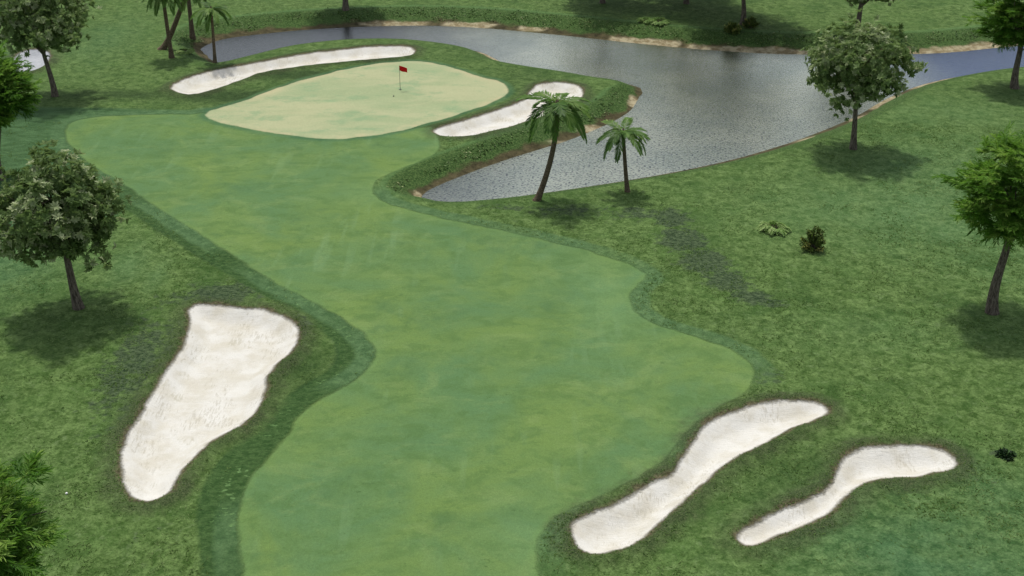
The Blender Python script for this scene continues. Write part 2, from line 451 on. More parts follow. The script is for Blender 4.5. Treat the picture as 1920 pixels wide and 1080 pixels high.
    bank_c = s.mix(s.mul(s.ss(.6, .68, s.noise(11, 2, .7)), .5), bank_c, col(150, 160, 100))
    mud = s.mix(s.ss(.3, .7, n_sm), col(70, 66, 44), col(112, 104, 74))
    wet = s.add(bank, s.mul(s.math('SUBTRACT', s.noise(.45, 3, .6), .5), .9))
    bank_c = s.mix(s.below(.18, .12, s.add(wet, s.mul(edge, .25))), bank_c, mud)
    sandn = s.ss(.2, .45, s.add(s.attr('sandy'), s.mul(s.math('SUBTRACT', s.noise(.3, 3), .5), .7)))
    sh = s.mul(s.below(.2, .07, s.add(bank, s.mul(s.math('SUBTRACT', s.noise(.6, 3), .5), .5))), sandn)
    bank_c = s.mix(s.mul(sh, .9), bank_c, s.mix(s.ss(.4, .6, n_sm), col(214, 202, 166), col(164, 148, 112)))
    c = s.mix(isb, c, bank_c)
    lipb = s.mul(s.below(.1, .06, s.math('ABSOLUTE', s.math('SUBTRACT', bank, 1.04))), s.math('SUBTRACT', 1.0, near))
    c = s.mix(s.mul(lipb, .45), c, col(104, 144, 86))
    # fairway over
    isf = s.below(0, .13, s.add(fr, s.mul(s.math('SUBTRACT', g0, .5), .35)))
    c = s.mix(isf, c, fair_c)
    rimf = s.mul(s.below(.18, .1, s.math('ABSOLUTE', s.add(fr, .15))), s.ss(.35, .6, n_mid))
    c = s.mix(s.mul(rimf, .3), c, col(124, 160, 92))
    # collar of the green
    ge = s.add(sg, s.mul(edge, .7))
    c = s.mix(s.mul(s.below(.5, .3, ge), .7), c, s.mix(s.ss(.35, .65, n_mid), col(74, 118, 82), col(104, 142, 96)))
    c = s.mix(s.below(0, .12, ge), c, gr_c)
    # worn grass and soil round bunkers
    se = s.add(ssd, s.mul(edge, .9))
    wornn = s.noise(14, 3, .8)
    worn_c = s.mix(s.ss(.42, .6, wornn), col(46, 60, 36), col(108, 116, 82))
    ww = s.mul(s.below(.85, .55, s.add(ssd, s.mul(s.math('SUBTRACT', n_sm, .5), 1.6))), s.lin(n_mid, .35, .6, .3, .8))
    fargr = s.ss(-.1, .2, sg)
    c = s.mix(s.mul(ww, fargr), c, worn_c)
    rw = s.mul(s.math('SUBTRACT', s.noise(.9, 3, .6), .5), .7)
    c = s.mix(s.mul(s.below(.12, .16, s.add(se, rw)), .95), c, soil_c)
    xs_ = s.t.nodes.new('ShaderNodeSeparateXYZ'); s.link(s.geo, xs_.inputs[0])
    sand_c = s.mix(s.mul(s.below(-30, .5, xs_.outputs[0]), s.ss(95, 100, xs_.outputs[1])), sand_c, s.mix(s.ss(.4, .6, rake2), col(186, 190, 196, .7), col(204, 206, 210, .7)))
    sandm = s.below(-.08, .13, s.add(s.add(ssd, s.mul(edge, .45)), s.mul(rw, -.25)))
    c = s.mix(sandm, c, sand_c)
    # fine grain everywhere
    isg = s.math('SUBTRACT', 1.0, s.math('MAXIMUM', sandm, s.mul(s.below(0, .1, s.math('MINIMUM', sf, sg)), .45)))
    g1 = s.noise(10, 3, .85)
    gr = s.add(s.mul(s.math('SUBTRACT', n_grain, .5), .5), s.mul(s.mul(s.math('SUBTRACT', g1, .5), 1.0), isg))
    gr = s.add(gr, s.mul(s.mul(s.math('SUBTRACT', n_fine, .5), .5), isg))
    c = s.hsv(c, s.math('ADD', gr, 1.0))
    short = s.math('MAXIMUM', isf, s.below(0, .1, sg))
    ghf = s.add(s.mul(rv, 1.0), s.mul(n_fine, .55))
    hgt = s.mul(ghf, s.lin(s.math('MAXIMUM', short, sandm), 0, 1, 1, .14))
    hgt = s.add(hgt, s.mul(s.mul(sandm, rake2), .25))
    s.bsdf(c, .92, .12, hgt, .16, .9)
    return s.m
LAND = make_land()

def tag(o, label=None, cat=None, group=None, kind=None):
    if label: o['label'] = label
    if cat: o['category'] = cat
    if group: o['group'] = group
    if kind: o['kind'] = kind
    return o

g = sheet('ground', len(REG), LAND); tag(g, kind='structure')
o = sheet('fairway', 7, LAND); tag(o, kind='structure')
o = sheet('putting_green', 6, LAND); tag(o, kind='structure')
for i, (lab, _) in enumerate(BUNKERS):
    o = sheet('sand_bunker', i, LAND); tag(o, lab, 'sand bunker', 'sand bunkers of the golf hole')

# ------------------------------------------------------------------ water
def make_water():
    s = NT('pond_water')
    w1 = s.noise(2.2, 3, .6, s.vec((.7, 1.5, 1), .25), .3)
    w2 = s.noise(5.5, 3, .65, s.vec((.8, 1.4, 1), -.2), .2)
    w3 = s.noise(.12, 3, .6)
    h = s.add(s.mul(w1, .6), s.mul(w2, .6))
    xy = s.t.nodes.new('ShaderNodeSeparateXYZ'); s.link(s.geo, xy.inputs[0])
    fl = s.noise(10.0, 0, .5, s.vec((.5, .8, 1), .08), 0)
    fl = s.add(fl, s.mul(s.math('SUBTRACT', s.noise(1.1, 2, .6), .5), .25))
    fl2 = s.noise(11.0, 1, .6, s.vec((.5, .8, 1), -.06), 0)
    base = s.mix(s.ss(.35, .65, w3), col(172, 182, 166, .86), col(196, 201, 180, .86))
    # ripple reflections painted as flecks of colour, stronger towards the near shore
    fleck_amt = s.ss(112, 84, s.add(xy.outputs[1], s.mul(s.math('SUBTRACT', w3, .5), 30)))
    base = s.mix(s.mul(s.ss(.56, .68, fl), s.lin(fleck_amt, 0, 1, .35, .95)), base, col(72, 84, 100))  # dark flecks stand in for ripple reflections
    base = s.mix(s.mul(s.ss(.58, .68, fl2), s.lin(fleck_amt, 0, 1, .3, .7)), base, col(224, 220, 204, .8))  # light flecks painted in as sparkle on the ripples
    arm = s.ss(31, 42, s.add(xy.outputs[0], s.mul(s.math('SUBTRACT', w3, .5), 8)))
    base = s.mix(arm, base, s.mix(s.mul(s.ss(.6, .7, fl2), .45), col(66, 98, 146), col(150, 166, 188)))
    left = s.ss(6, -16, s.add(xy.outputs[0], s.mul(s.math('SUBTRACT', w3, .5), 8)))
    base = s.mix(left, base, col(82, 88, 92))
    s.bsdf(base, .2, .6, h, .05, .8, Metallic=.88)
    return s.m
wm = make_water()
P_lake = ground_poly([(p[0], p[1], -1.0) for p in WATER], it=1)
me = bpy.data.meshes.new('pond')
x0, y0 = P_water.min(0) - 4; x1, y1 = P_water.max(0) + 4
gx = np.linspace(x0, x1, 60); gy = np.linspace(y0, y1, 60)
XX, YY = np.meshgrid(gx, gy); Q = np.stack([XX.ravel(), YY.ravel()], 1)
ii = np.arange(3600).reshape(60, 60)
fq = np.stack([ii[:-1, :-1], ii[:-1, 1:], ii[1:, 1:], ii[1:, :-1]], -1).reshape(-1, 4)
dq = sdf(Q, P_water)
fq = fq[(dq[fq] < 6).any(1)]
us, inv = np.unique(fq, return_inverse=True)
me.from_pydata([(Q[u, 0], Q[u, 1], WZ) for u in us], [], inv.reshape(-1, 4).tolist())
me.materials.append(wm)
pond = bpy.data.objects.new('water', me); C.objects.link(pond)
tag(pond, kind='structure')

# ------------------------------------------------------------------ leaf clouds
def mesh_np(name, V, Fc, mat, cols=None, parent=None, smooth=False, loc=None):
    me = bpy.data.meshes.new(name)
    nf, k = Fc.shape
    me.vertices.add(len(V)); me.vertices.foreach_set('co', np.ascontiguousarray(V, dtype=np.float32).ravel())
    me.loops.add(nf * k); me.loops.foreach_set('vertex_index', Fc.astype(np.int32).ravel())
    me.polygons.add(nf); me.polygons.foreach_set('loop_start', np.arange(0, nf * k, k, dtype=np.int32))
    me.update(calc_edges=True)
    if cols is not None:
        a = me.attributes.new('tint', 'FLOAT', 'POINT'); a.data.foreach_set('value', cols.astype(np.float32))
    if smooth: me.polygons.foreach_set('use_smooth', [True] * nf)
    me.materials.append(mat)
    ob = bpy.data.objects.new(name, me); C.objects.link(ob)
    if parent: ob.parent = parent
    if loc: ob.location = loc
    return ob

def norm(v): return v / (np.linalg.norm(v, axis=-1, keepdims=True) + 1e-9)

def leaves(pos, dirs, nrm, L, W, tint):
    """kite shaped folded leaves: pos base, dirs along, nrm face normal"""
    n = len(pos)
    side = norm(np.cross(dirs, nrm))
    nrm = norm(np.cross(side, dirs))
    L = L[:, None]; W = W[:, None]
    tip = pos + dirs * L - nrm * L * .14
    m1 = pos + dirs * L * .3; m2 = pos + dirs * L * .68 - nrm * L * .04
    up = nrm * W * .16
    V = np.stack([pos, m1 + side * W * .42 + up, m2 + side * W * .5 + up, tip, m2 - side * W * .5 + up, m1 - side * W * .42 + up], 1).reshape(-1, 3)
    i = np.arange(n)[:, None] * 6
    Fc = np.concatenate([i + [0, 1, 2, 3], i + [0, 3, 4, 5]], 0)
    return V, Fc, np.repeat(tint, 6)

def leaf_mat(name, dark, mid, light, trans, tw=.3, spec=.35, rough=.5):
    s = NT(name)
    t = s.attr('tint')
    c = s.mix(s.ss(.0, .55, t), dark, mid)
    c = s.mix(s.ss(.55, 1.0, t), c, light)
    b = s.bsdf(c, rough, spec)
    tr = s.t.nodes.new('ShaderNodeBsdfTranslucent'); s.set(tr.inputs[0], s.mix(.5, c, trans))
    mx = s.t.nodes.new('ShaderNodeMixShader'); mx.inputs[0].default_value = tw
    s.link(b.outputs[0], mx.inputs[1]); s.link(tr.outputs[0], mx.inputs[2]); s.link(mx.outputs[0], s.out.inputs[0])
    return s.m
M_broad = leaf_mat('broad_leaf', col(88, 118, 60), col(148, 176, 108), col(222, 234, 184), col(160, 190, 106), .4, .2, .6)
M_feather = leaf_mat('feather_leaf', col(80, 132, 42), col(122, 174, 64), col(180, 216, 104), col(146, 200, 64), .46, .2)
M_palm = leaf_mat('palm_leaf', col(62, 106, 34), col(110, 156, 58), col(164, 196, 100), col(100, 160, 64), .3, .25)
M_fern = leaf_mat('fern_leaf', col(96, 142, 62), col(156, 196, 104), col(200, 224, 144), col(110, 160, 50), .25, .2)
M_shrub = leaf_mat('shrub_leaf', col(80, 104, 44), col(122, 146, 66), col(208, 208, 116), col(70, 100, 30), .2, .2)
M_weed = leaf_mat('weed_leaf', col(30, 52, 26), col(46, 76, 38), col(80, 116, 60), col(40, 70, 30), .1, .2)
M_cover = leaf_mat('cover_leaf', col(84, 116, 54), col(122, 152, 84), col(196, 206, 146), col(80, 110, 50), .2, .2)

def bark_mat(name, a, b, sc=(7, 7, 1.1)):
    s = NT(name)
    co = s.t.nodes.new('ShaderNodeTexCoord').outputs['Object']
    n = s.noise(2.4, 4, .7, s.vec(sc, 0, co), .4)
    n2 = s.noise(9, 3, .6, co)
    c = s.mix(s.ss(.38, .64, n), a, b)
    c = s.mix(s.mul(s.ss(.5, .7, n2), .35), c, tuple(x * .5 for x in a))
    s.bsdf(c, .9, .15, n, .12, 1.0)
    return s.m
M_bark = bark_mat('grey_bark', col(92, 84, 74), col(164, 154, 138))
M_pbark = bark_mat('palm_bark', col(104, 92, 74), col(156, 140, 116), (2.5, 2.5, 7))

def tube(paths, seg=10):
    """paths: list of (points, radii) -> V, F"""
    V, Fc = [], []
    n = 0
    for pts, rad in paths:
        pts = np.array(pts, float); m = len(pts)
        tang = norm(np.gradient(pts, axis=0))
        ref = np.array([1, 0, 0]) if abs(tang[0][0]) < .8 else np.array([0, 1, 0])
        for i in range(m):
            u = norm(np.cross(tang[i], ref)); v = np.cross(tang[i], u)
            ref = np.cross(u, tang[i]) * -1 if False else ref
            a = np.arange(seg) / seg * 2 * math.pi
            V.append(pts[i] + rad[i] * (np.cos(a)[:, None] * u + np.sin(a)[:, None] * v))
        for i in range(m - 1):
            for k in range(seg):
                k2 = (k + 1) % seg
                Fc.append((n + i * seg + k, n + i * seg + k2, n + (i + 1) * seg + k2, n + (i + 1) * seg + k))
        n += m * seg
    return np.concatenate(V), np.array(Fc)

def bez(ctrl, n):
    ctrl = np.array(ctrl, float); out = []
    for t in np.linspace(0, 1, n):
        p = ctrl.copy()
        while len(p) > 1: p = p[:-1] * (1 - t) + p[1:] * t
        out.append(p[0])
    return np.array(out)

def tree(px, py, kind, cz, rx, rz, label, cat, group, seed, lean=(0, 0), r0=.36, dense=1.0, xy=None, cy=0.0, ry=None):
    rs = np.random.RandomState(seed)
    if xy is None: xy = at(px, py)
    x, y = xy
    z = height(x, y)
    root = bpy.data.objects.new('broadleaf_tree' if kind == 'broad' else 'feathery_tree', None); C.objects.link(root)
    root.location = (x, y, z - .05)
    tag(root, label, cat, group)
    ry = ry or rx
    cc = np.array([lean[0], lean[1], cz])
    # trunk
    paths = []
    fork = np.array([lean[0] * .8, lean[1] * .6, cz - rz * .55])
    bend = rs.uniform(-.25, .25, 2) if kind == 'broad' else np.array([-.55, .1])
    tp = bez([(0, 0, -.15), (bend[0] - lean[0] * .2, bend[1], fork[2] * .35), (lean[0] * .9 - bend[0], lean[1] * .5, fork[2] * .7), fork], 14)
    tr = np.linspace(r0 * .8, r0 * .5, 14) + r0 * .5 * np.exp(-np.linspace(0, 7, 14))
    paths.append((tp, tr))
    nl = 9
    tips = []
    for i in range(nl):
        a = i / nl * 6.283 + rs.uniform(-.3, .3)
        el = rs.uniform(.1, 1.1)
        d = np.array([math.cos(a) * math.cos(el) * rx, math.sin(a) * math.cos(el) * ry, math.sin(el) * rz]) * rs.uniform(.65, .85)
        e = cc + d - [0, 0, rz * .15]
        st = tp[rs.randint(9, 14)]
        m = (st + e) / 2 + [0, 0, -.1 * rz]
        pth = bez([st, m, e], 7)
        paths.append((pth, np.linspace(r0 * .36, .03, 7)))
        tips.append(pth)
        for _ in range(3):
            q = pth[rs.randint(2, 6)]
            e2 = q + norm(rs.normal(size=3)) * rs.uniform(.8, 1.6) + [0, 0, .2]
            paths.append((bez([q, (q + e2) / 2 + [0, 0, .15], e2], 4), np.linspace(r0 * .14, .015, 4)))
    V, Fc = tube(paths, 9)
    mesh_np('trunk', V, Fc, M_bark, parent=root, smooth=True)
    # crown : clumps of rosettes
    ncl = int((160 if kind == 'broad' else 120) * dense)
    pos, dirs, nr, L, W, T = [], [], [], [], [], []
    cl = []
    k = 0
    ga = math.pi * (3 - math.sqrt(5))
    lob = rs.uniform(0, 6.28, 6)
    while k < ncl:
        f = (k + .5) / ncl
        zz = 1 - 2 * f; r = math.sqrt(1 - zz * zz); a = k * ga + rs.uniform(-.3, .3)
        u = np.array([r * math.cos(a), r * math.sin(a), zz])
        lobe = 1 + .09 * math.sin(3 * a + lob[0] + 2 * zz) + .08 * math.sin(5 * a + lob[1] + 4 * zz) + .06 * math.sin(7 * zz + lob[2])
        rad = (rs.uniform(.78, 1.0) if rs.rand() < .75 else rs.uniform(.35, .75)) * lobe
        if kind == 'feather': rad *= 1 + .22 * math.sin(4 * a + lob[3]) * math.sin(6 * zz + lob[4])
        else: rad *= rs.uniform(.74, 1.08) if rs.rand() < .86 else rs.uniform(1.1, 1.26)
        p = u * rad
        if zz < 0:  p[2] *= .85
        if kind == 'feather':
            p[2] = (round((p[2] + .15 * math.sin(a * 2)) * 3.2) / 3.2) * .75 + p[2] * .25   # tiers of flat sprays
        cl.append((cc + p * [rx, ry, rz], u)); k += 1
    for (c0, u) in cl:
        # hue variation from clump to clump
        base_t = rs.beta(2, 2.6)
        if kind == 'broad':
            nro = 15; cr = .17 * rx; crz = .11 * rx
        else:
            nro = 16; cr = .22 * rx; crz = .09 * rx
        for _ in range(nro):
            q = c0 + rs.normal(size=3) * [cr, cr, crz] * .62
            ax = norm(u * .7 + rs.normal(size=3) * .55 + [0, 0, .35])
            t1 = np.clip(base_t + rs.normal() * .14 + (.5 if rs.rand() < .13 else 0), 0, 1)
            e1 = norm(np.cross(ax, rs.normal(size=3))); e2 = np.cross(ax, e1)
            if kind == 'broad':
                m = 8
                aa = np.arange(m) / m * 6.283 + rs.uniform(0, 1)
                spread = rs.uniform(.7, 1.15, m)
                d = ax * np.cos(spread)[:, None] + (np.cos(aa)[:, None] * e1 + np.sin(aa)[:, None] * e2) * np.sin(spread)[:, None] - np.array([0, 0, .12])
                d = norm(d)
                pos.append(np.repeat(q[None], m, 0)); dirs.append(d); nr.append(norm(ax + d * -.3 + rs.normal(size=(m, 3)) * .15))
                L.append(rs.uniform(.24, .4, m)); W.append(rs.uniform(.1, .155, m))
                T.append(np.clip(t1 + rs.normal(size=m) * .08, 0, 1))
            else:
                m = 22
                out = norm(np.array([u[0], u[1], .25 * u[2]]) + rs.normal(size=3) * [.55, .55, .3])
                s_ = np.linspace(0, .6, m)
                sd = np.where(np.arange(m) % 2 == 0, 1, -1)[:, None]
                side = norm(np.cross(out, [0, 0, 1.]))
                d = norm(out * 1.0 + side * sd * .7 + rs.normal(size=(m, 3)) * .2 + [0, 0, .05])
                pos.append(q + out * s_[:, None]); dirs.append(d); nr.append(norm(np.array([0, 0, 1.]) + rs.normal(size=(m, 3)) * .35))
                L.append(rs.uniform(.24, .42, m)); W.append(rs.uniform(.035, .06, m))
                T.append(np.clip(t1 + rs.normal(size=m) * .1, 0, 1))
    V, Fc, T = leaves(np.concatenate(pos), np.concatenate(dirs), np.concatenate(nr), np.concatenate(L), np.concatenate(W), np.concatenate(T))
    mesh_np('crown', V, Fc, M_broad if kind == 'broad' else M_feather, T, root)
    return root

GB = 'grey green broadleaf trees around the hole'
GF = 'bright green feathery trees at the sides'
tree(148, 576, 'broad', 6.1, 3.4, 3.1, 'grey green broadleaf tree with its leaning trunk above the big near bunker', 'tree', GB, 11, (-.3, 0), .31, .84)
tree(1600, 279, 'broad', 6.6, 3.8, 2.85, 'round broadleaf tree standing on the near bank of the wide pond', 'tree', GB, 62, (-.5, 0), .27, .84)
tree(103, 181, 'broad', 6.9, 3.9, 3.2, 'broadleaf tree whose crown hides part of the pale grey bunker', 'tree', GB, 13, (-.4, 0), .28, .84)
tree(1606, 70, 'broad', 6.6, 4.3, 3.2, 'far broadleaf tree directly behind the round tree by the pond', 'tree', GB, 14, (.05, 0), .36)
tree(1392, 46, 'broad', 7.6, 5.6, 3.3, 'broadleaf tree with two dark shrubs at its foot beyond the pond', 'tree', GB, 15, (-.5, 0), .3, 2.0, ry=7.0)  # unseen crown stretched deep and dense to spread shade on the far bank
tree(1287, 7, 'broad', 7.2, 5.4, 3.2, 'broadleaf tree beyond the pond, only its trunk foot showing beside the shrub shade', 'tree', GB, 16, (0, 0), .3, 2.0, ry=7.0)  # crown out of view, deepened and thickened to widen the bank shade
tree(1130, 6, 'broad', 7.0, 5.0, 3.0, 'broadleaf tree beyond the pond, its trunk foot showing at the top edge above the promontory', 'tree', GB, 17, (.1, 0), .3, 1.7, ry=6.0)  # crown out of view, thickened to darken the shade below it
tree(648, 17, 'broad', 7.2, 3.6, 2.8, 'broadleaf tree beyond the narrow water arm, its trunk foot showing above the leafy bank', 'tree', GB, 18, (.1, 0), .34)
tree(1862, 584, 'feather', 7.6, 2.6, 2.7, 'tall bright green feathery tree with a bent trunk on the right rough', 'tree', GF, 21, (-.1, 0), .34, .85)
tree(1903, 165, 'feather', 6.5, 2.7, 3.0, 'bright green feathery tree beside the blue end of the pond', 'tree', GF, 22, (-.5, 0), .36)
tree(3, 335, 'feather', 6.7, 2.1, 2.4, 'bright green feathery tree at the left edge above the fairway end', 'tree', GF, 23, (.5, 0), .34)
bx, by = at(-34, 1000, 6.8)
tree(0, 0, 'feather', 6.8, 1.75, 1.95, 'bright green feathery tree whose crown pokes into the lower left corner', 'tree', GF, 24, (0, 0), .28, .36, xy=(bx, by))

# ------------------------------------------------------------------ palms
def frond_mesh(rs, Ln, droop, nleaf=44, wl=.5):
    """one frond along +x, rising then drooping"""
    t = np.linspace(0, 1, 14)
    rx = Ln * (t - .12 * t ** 3)
    rz = Ln * (.26 * t - droop * t ** 2.0)
    spine = np.stack([rx, np.zeros_like(t), rz], 1)
    Vs, Fs = tube([(spine, np.linspace(.035, .006, 14))], 4)
    pos, d, n, L, W, T = [], [], [], [], [], []
    for side in (-1, 1):
        tt = np.linspace(.1, .99, nleaf)
        p = np.stack([np.interp(tt, t, spine[:, i]) for i in range(3)], 1)
        tg = norm(np.stack([np.interp(tt, t, np.gradient(spine[:, i], t)) for i in range(3)], 1))
        sd = np.array([0, side, 0.])
        fw = .8 + 1.3 * tt[:, None] ** 2
        dd = norm(sd + tg * fw + np.array([0, 0, -.42]) + rs.normal(size=(nleaf, 3)) * .13)
        up = norm(np.cross(tg, np.array([0, 1., 0])) * -1 + rs.normal(size=(nleaf, 3)) * .1)
        pos.append(p); d.append(dd); n.append(up)
        L.append(Ln * .27 * np.sin(np.pi * (.12 + .8 * tt)) ** .6 * rs.uniform(.85, 1.1, nleaf) * wl / .5)
        W.append(np.full(nleaf, Ln * .024)); T.append(np.clip(.5 + rs.normal(size=nleaf) * .14, 0, 1))
    V, Fc, Tt = leaves(*(np.concatenate(a) for a in (pos, d, n, L, W, T)))
    Fq = Fs
    return np.concatenate([Vs, V]), np.concatenate([Fq, Fc + len(Vs)]), np.concatenate([np.full(len(Vs), .8), Tt])

def palm(px, py, top, label, seed, ctrl=None, r0=.22, Ln=2.4, nf=24, xy=None):
    """top: (dx, dy, z) of the crown from the base"""
    rs = np.random.RandomState(seed)
    x, y = xy or at(px, py)
    z = height(x, y)
    root = bpy.data.objects.new('palm_tree', None); C.objects.link(root); root.location = (x, y, z - .05)
    tag(root, label, 'palm tree', 'palm trees around the pond')
    pts = bez([(0, 0, -.15)] + (ctrl or [(top[0] * .45, 0, top[2] * .35), (top[0] * .75, 0, top[2] * .7)]) + [top], 18)
    s = np.linspace(0, 1, 18)
    rad = r0 * (.58 + .25 * (1 - s)) + r0 * .55 * np.exp(-s * 14)
    V, Fc = tube([(pts, rad)], 12)
    mesh_np('trunk', V, Fc, M_pbark, parent=root, smooth=True)
    for i in range(nf):
        f = i / nf
        lvl = i % 3
        a = i * 2.39996 + rs.uniform(-.15, .15)
        droop = (.85, .62, .42)[lvl] + rs.uniform(-.08, .1)
        tilt = (.2, .0, -.22)[lvl] + rs.uniform(-.08, .08)
        V, Fc, T = frond_mesh(rs, Ln * rs.uniform(.85, 1.05), droop)
        T = np.clip(T + rs.uniform(-.35, .25), 0, 1)
        fo = mesh_np('frond', V, Fc, M_palm, T, root)
        fo.location = (top[0], top[1], top[2] + .02 + .03 * lvl)
        fo.rotation_euler = (rs.uniform(-.2, .2), tilt, a)
    # heart of the crown
    V, Fc = tube([(np.array([(0, 0, -.35), (0, 0, -.1), (0, 0, .12), (0, 0, .35)]) + top, [r0 * .55, r0 * .8, r0 * .6, .02])], 10)
    mesh_np('crown_heart', V, Fc, M_pbark, parent=root, smooth=True)
    return root
palm(1005, 375, (1.35, 0, 6.95), 'tallest palm with a curved trunk on the near shore of the pond', 31, [(.55, 0, 1.2), (1.5, 0, 4.2)], .26, 2.75, 20)
palm(1177, 359, (-.5, 0, 4.4), 'shorter upright palm on the near shore beside the curved one', 32, None, .19, 2.1, 17)
palm(403, 117, (.2, 0, 5.0), 'palm leaning over the left tip of the pond, lowest of the far palms', 33, None, .19, 2.1, 17)
palm(322, 108, (-.1, 0, 6.2), 'palm crossing in front of the strongly leaning trunk, left of the pond tip', 34, None, .25, 2.3, 24)
palm(302, 92, (3.3, 0, 5.9), 'strongly leaning palm whose trunk crosses behind another palm', 35, [(1.2, 0, 1.3), (2.0, 0, 3.2)], .33, 2.2, 22)
palm(360, 62, (.1, 0, 7.4), 'upright palm behind the crossed pair, its crown above the picture', 36, None, .28, 2.4, 22)

# ------------------------------------------------------------------ shrubs
def shrub(px, py, kind, w, h, label, seed, group=None):
    rs = np.random.RandomState(seed)
    x, y = at(px, py); z = height(x, y)
    root = bpy.data.objects.new({'fern': 'fern', 'shrub': 'shrub', 'weed': 'weed'}[kind], None); C.objects.link(root); root.location = (x, y, z)
    tag(root, label, {'fern': 'fern', 'shrub': 'shrub', 'weed': 'weed'}[kind], group)
    pos, d, n, L, W, T = [], [], [], [], [], []
    if kind == 'fern':
        for i in range(34):
            a = rs.uniform(0, 6.28); Ln = w * .55 * rs.uniform(.7, 1.1); m = 16
            t = np.linspace(.1, 1, m)
            o = np.array([math.cos(a), math.sin(a), 0]); sdv = np.array([-o[1], o[0], 0])
            up = rs.uniform(.5, 1.3) * h
            p = o * (Ln * t)[:, None] + np.array([0, 0, 1.]) * (up * (2.2 * t - 1.9 * t ** 2))[:, None]
            for sd in (-1, 1):
                pos.append(p); d.append(norm(o * .7 + sdv * sd * .7 + rs.normal(size=(m, 3)) * .12 + [0, 0, -.25]))
                n.append(norm(np.array([0, 0, 1.]) + rs.normal(size=(m, 3)) * .2)); L.append(.22 * w * (1.1 - t) + .1); W.append(np.full(m, .055)); T.append(np.clip(rs.uniform(.3, .9) + rs.normal(size=m) * .1, 0, 1))
        stem_paths = [(bez([(0, 0, -.05), (math.cos(a) * .1, math.sin(a) * .1, h * .3), (math.cos(a) * .25, math.sin(a) * .25, h * .6)], 4), [.02] * 4) for a in np.arange(6)]
    else:
        stem_paths = []
        nb = 60 if kind == 'shrub' else 16
        for i in range(nb):
            a = rs.uniform(0, 6.28); el = rs.uniform(.15, 1.5) if kind == 'shrub' else rs.uniform(.05, .7)
            o = np.array([math.cos(a) * math.cos(el) * w / 2, math.sin(a) * math.cos(el) * w / 2, math.sin(el) * h]) * rs.uniform(.75, 1.12)
            stem_paths.append((bez([(0, 0, -.05), o * .5 + [0, 0, .05], o], 5), np.linspace(.025, .006, 5)))
            m = 44
            t = rs.uniform(.35, 1, m)
            pos.append(o * t[:, None] + rs.normal(size=(m, 3)) * .04)
            d.append(norm(norm(o)[None] * .6 + rs.normal(size=(m, 3)) * .7 + [0, 0, .2])); n.append(norm(np.array([0, 0, 1.]) + rs.normal(size=(m, 3)) * .6))
            L.append(rs.uniform(.1, .2, m)); W.append(rs.uniform(.05, .09, m))
            bt = rs.uniform(.1, .5) if rs.rand() > .22 else .95
            T.append(np.clip(bt + rs.normal(size=m) * .12, 0, 1))
    V, Fc, T = leaves(*(np.concatenate(a) for a in (pos, d, n, L, W, T)))
    V[:, 2] = np.maximum(V[:, 2], .01)
    mesh_np('foliage', V, Fc, {'fern': M_fern, 'shrub': M_shrub, 'weed': M_weed}[kind], T, root)
    V, Fc = tube(stem_paths, 5)
    mesh_np('stems', V, Fc, M_bark, parent=root, smooth=True)
shrub(1452, 432, 'fern', 1.9, .55, 'low light green fern on the right rough, beside the dark round shrub', 41)
shrub(1525, 466, 'shrub', 1.75, 1.45, 'dark round shrub with yellowish leaf tips on the right rough', 42)
shrub(1373, 60, 'shrub', 2.0, 1.0, 'dark shrub left of the tree foot beyond the pond', 43)
shrub(1408, 52, 'shrub', 1.9, 1.0, 'dark shrub right of the tree foot beyond the pond', 44)
shrub(1236, 44, 'fern', 2.0, .6, 'light green fern on top of the far bank, right one of two', 45)
shrub(1210, 42, 'fern', 1.5, .5, 'light green fern on top of the far bank, left one of two', 46)
shrub(347, 97, 'fern', 1.5, .35, 'spreading fern at the left tip of the pond below the palms', 47)
shrub(1886, 854, 'weed', .85, .16, 'small black green weed in the rough near the right edge', 48)

# ------------------------------------------------------------------ leafy ground cover on the banks
def ground_cover():
    rs = np.random.RandomState(77)
    n = 900000
    Q = np.stack([rs.uniform(-45, 62, n), rs.uniform(68, 134, n)], 1)
    ix = np.clip(np.searchsorted(xs, Q[:, 0]) - 1, 0, NX - 2); iy = np.clip(np.searchsorted(ys, Q[:, 1]) - 1, 0, NY - 2)
    fx = (Q[:, 0] - xs[ix]) / (xs[ix + 1] - xs[ix]); fy = (Q[:, 1] - ys[iy]) / (ys[iy + 1] - ys[iy])
    def samp(a):
        a = a.reshape(NY, NX)
        return (a[iy, ix] * (1 - fx) + a[iy, ix + 1] * fx) * (1 - fy) + (a[iy + 1, ix] * (1 - fx) + a[iy + 1, ix + 1] * fx) * fy
    bk = samp(A['bank']); nr = samp(A['near']); hz = samp(H); fg = samp(A['sd_fair'])
    wob = vnoise(Q, 1.7, 21) * .35
    keep = (bk > .1 + wob * 1.3) & (bk < 1.12 - .35 * rs.rand(n) - .25 * vnoise(Q, .9, 41)) & (rs.rand(n) < .05 + .45 * vnoise(Q, 1.1, 42)) & (samp(A['sandy']) < .45 + bk) & (nr < .45) & (fg > 1.2)
    Q = Q[keep][:60000]; hz = hz[keep][:60000]; m = len(Q)
    pos = np.column_stack([Q, hz + rs.uniform(-.02, .04, m)])
    d = norm(rs.normal(size=(m, 3)) * [1, 1, .4]); nn = norm(rs.normal(size=(m, 3)) * .5 + [0, .1, 1])
    T = np.clip(rs.beta(1.6, 2.6, m) + (vnoise(Q, 2.2, 22) - .5) * .4, 0, 1)
    V, Fc, T = leaves(pos, d, nn, rs.uniform(.12, .24, m), rs.uniform(.07, .13, m), T)
    ob = mesh_np('ground_cover', V, Fc, M_cover, T)
    tag(ob, 'leafy creeping ground cover on the pond banks', None, None, 'stuff')
ground_cover()

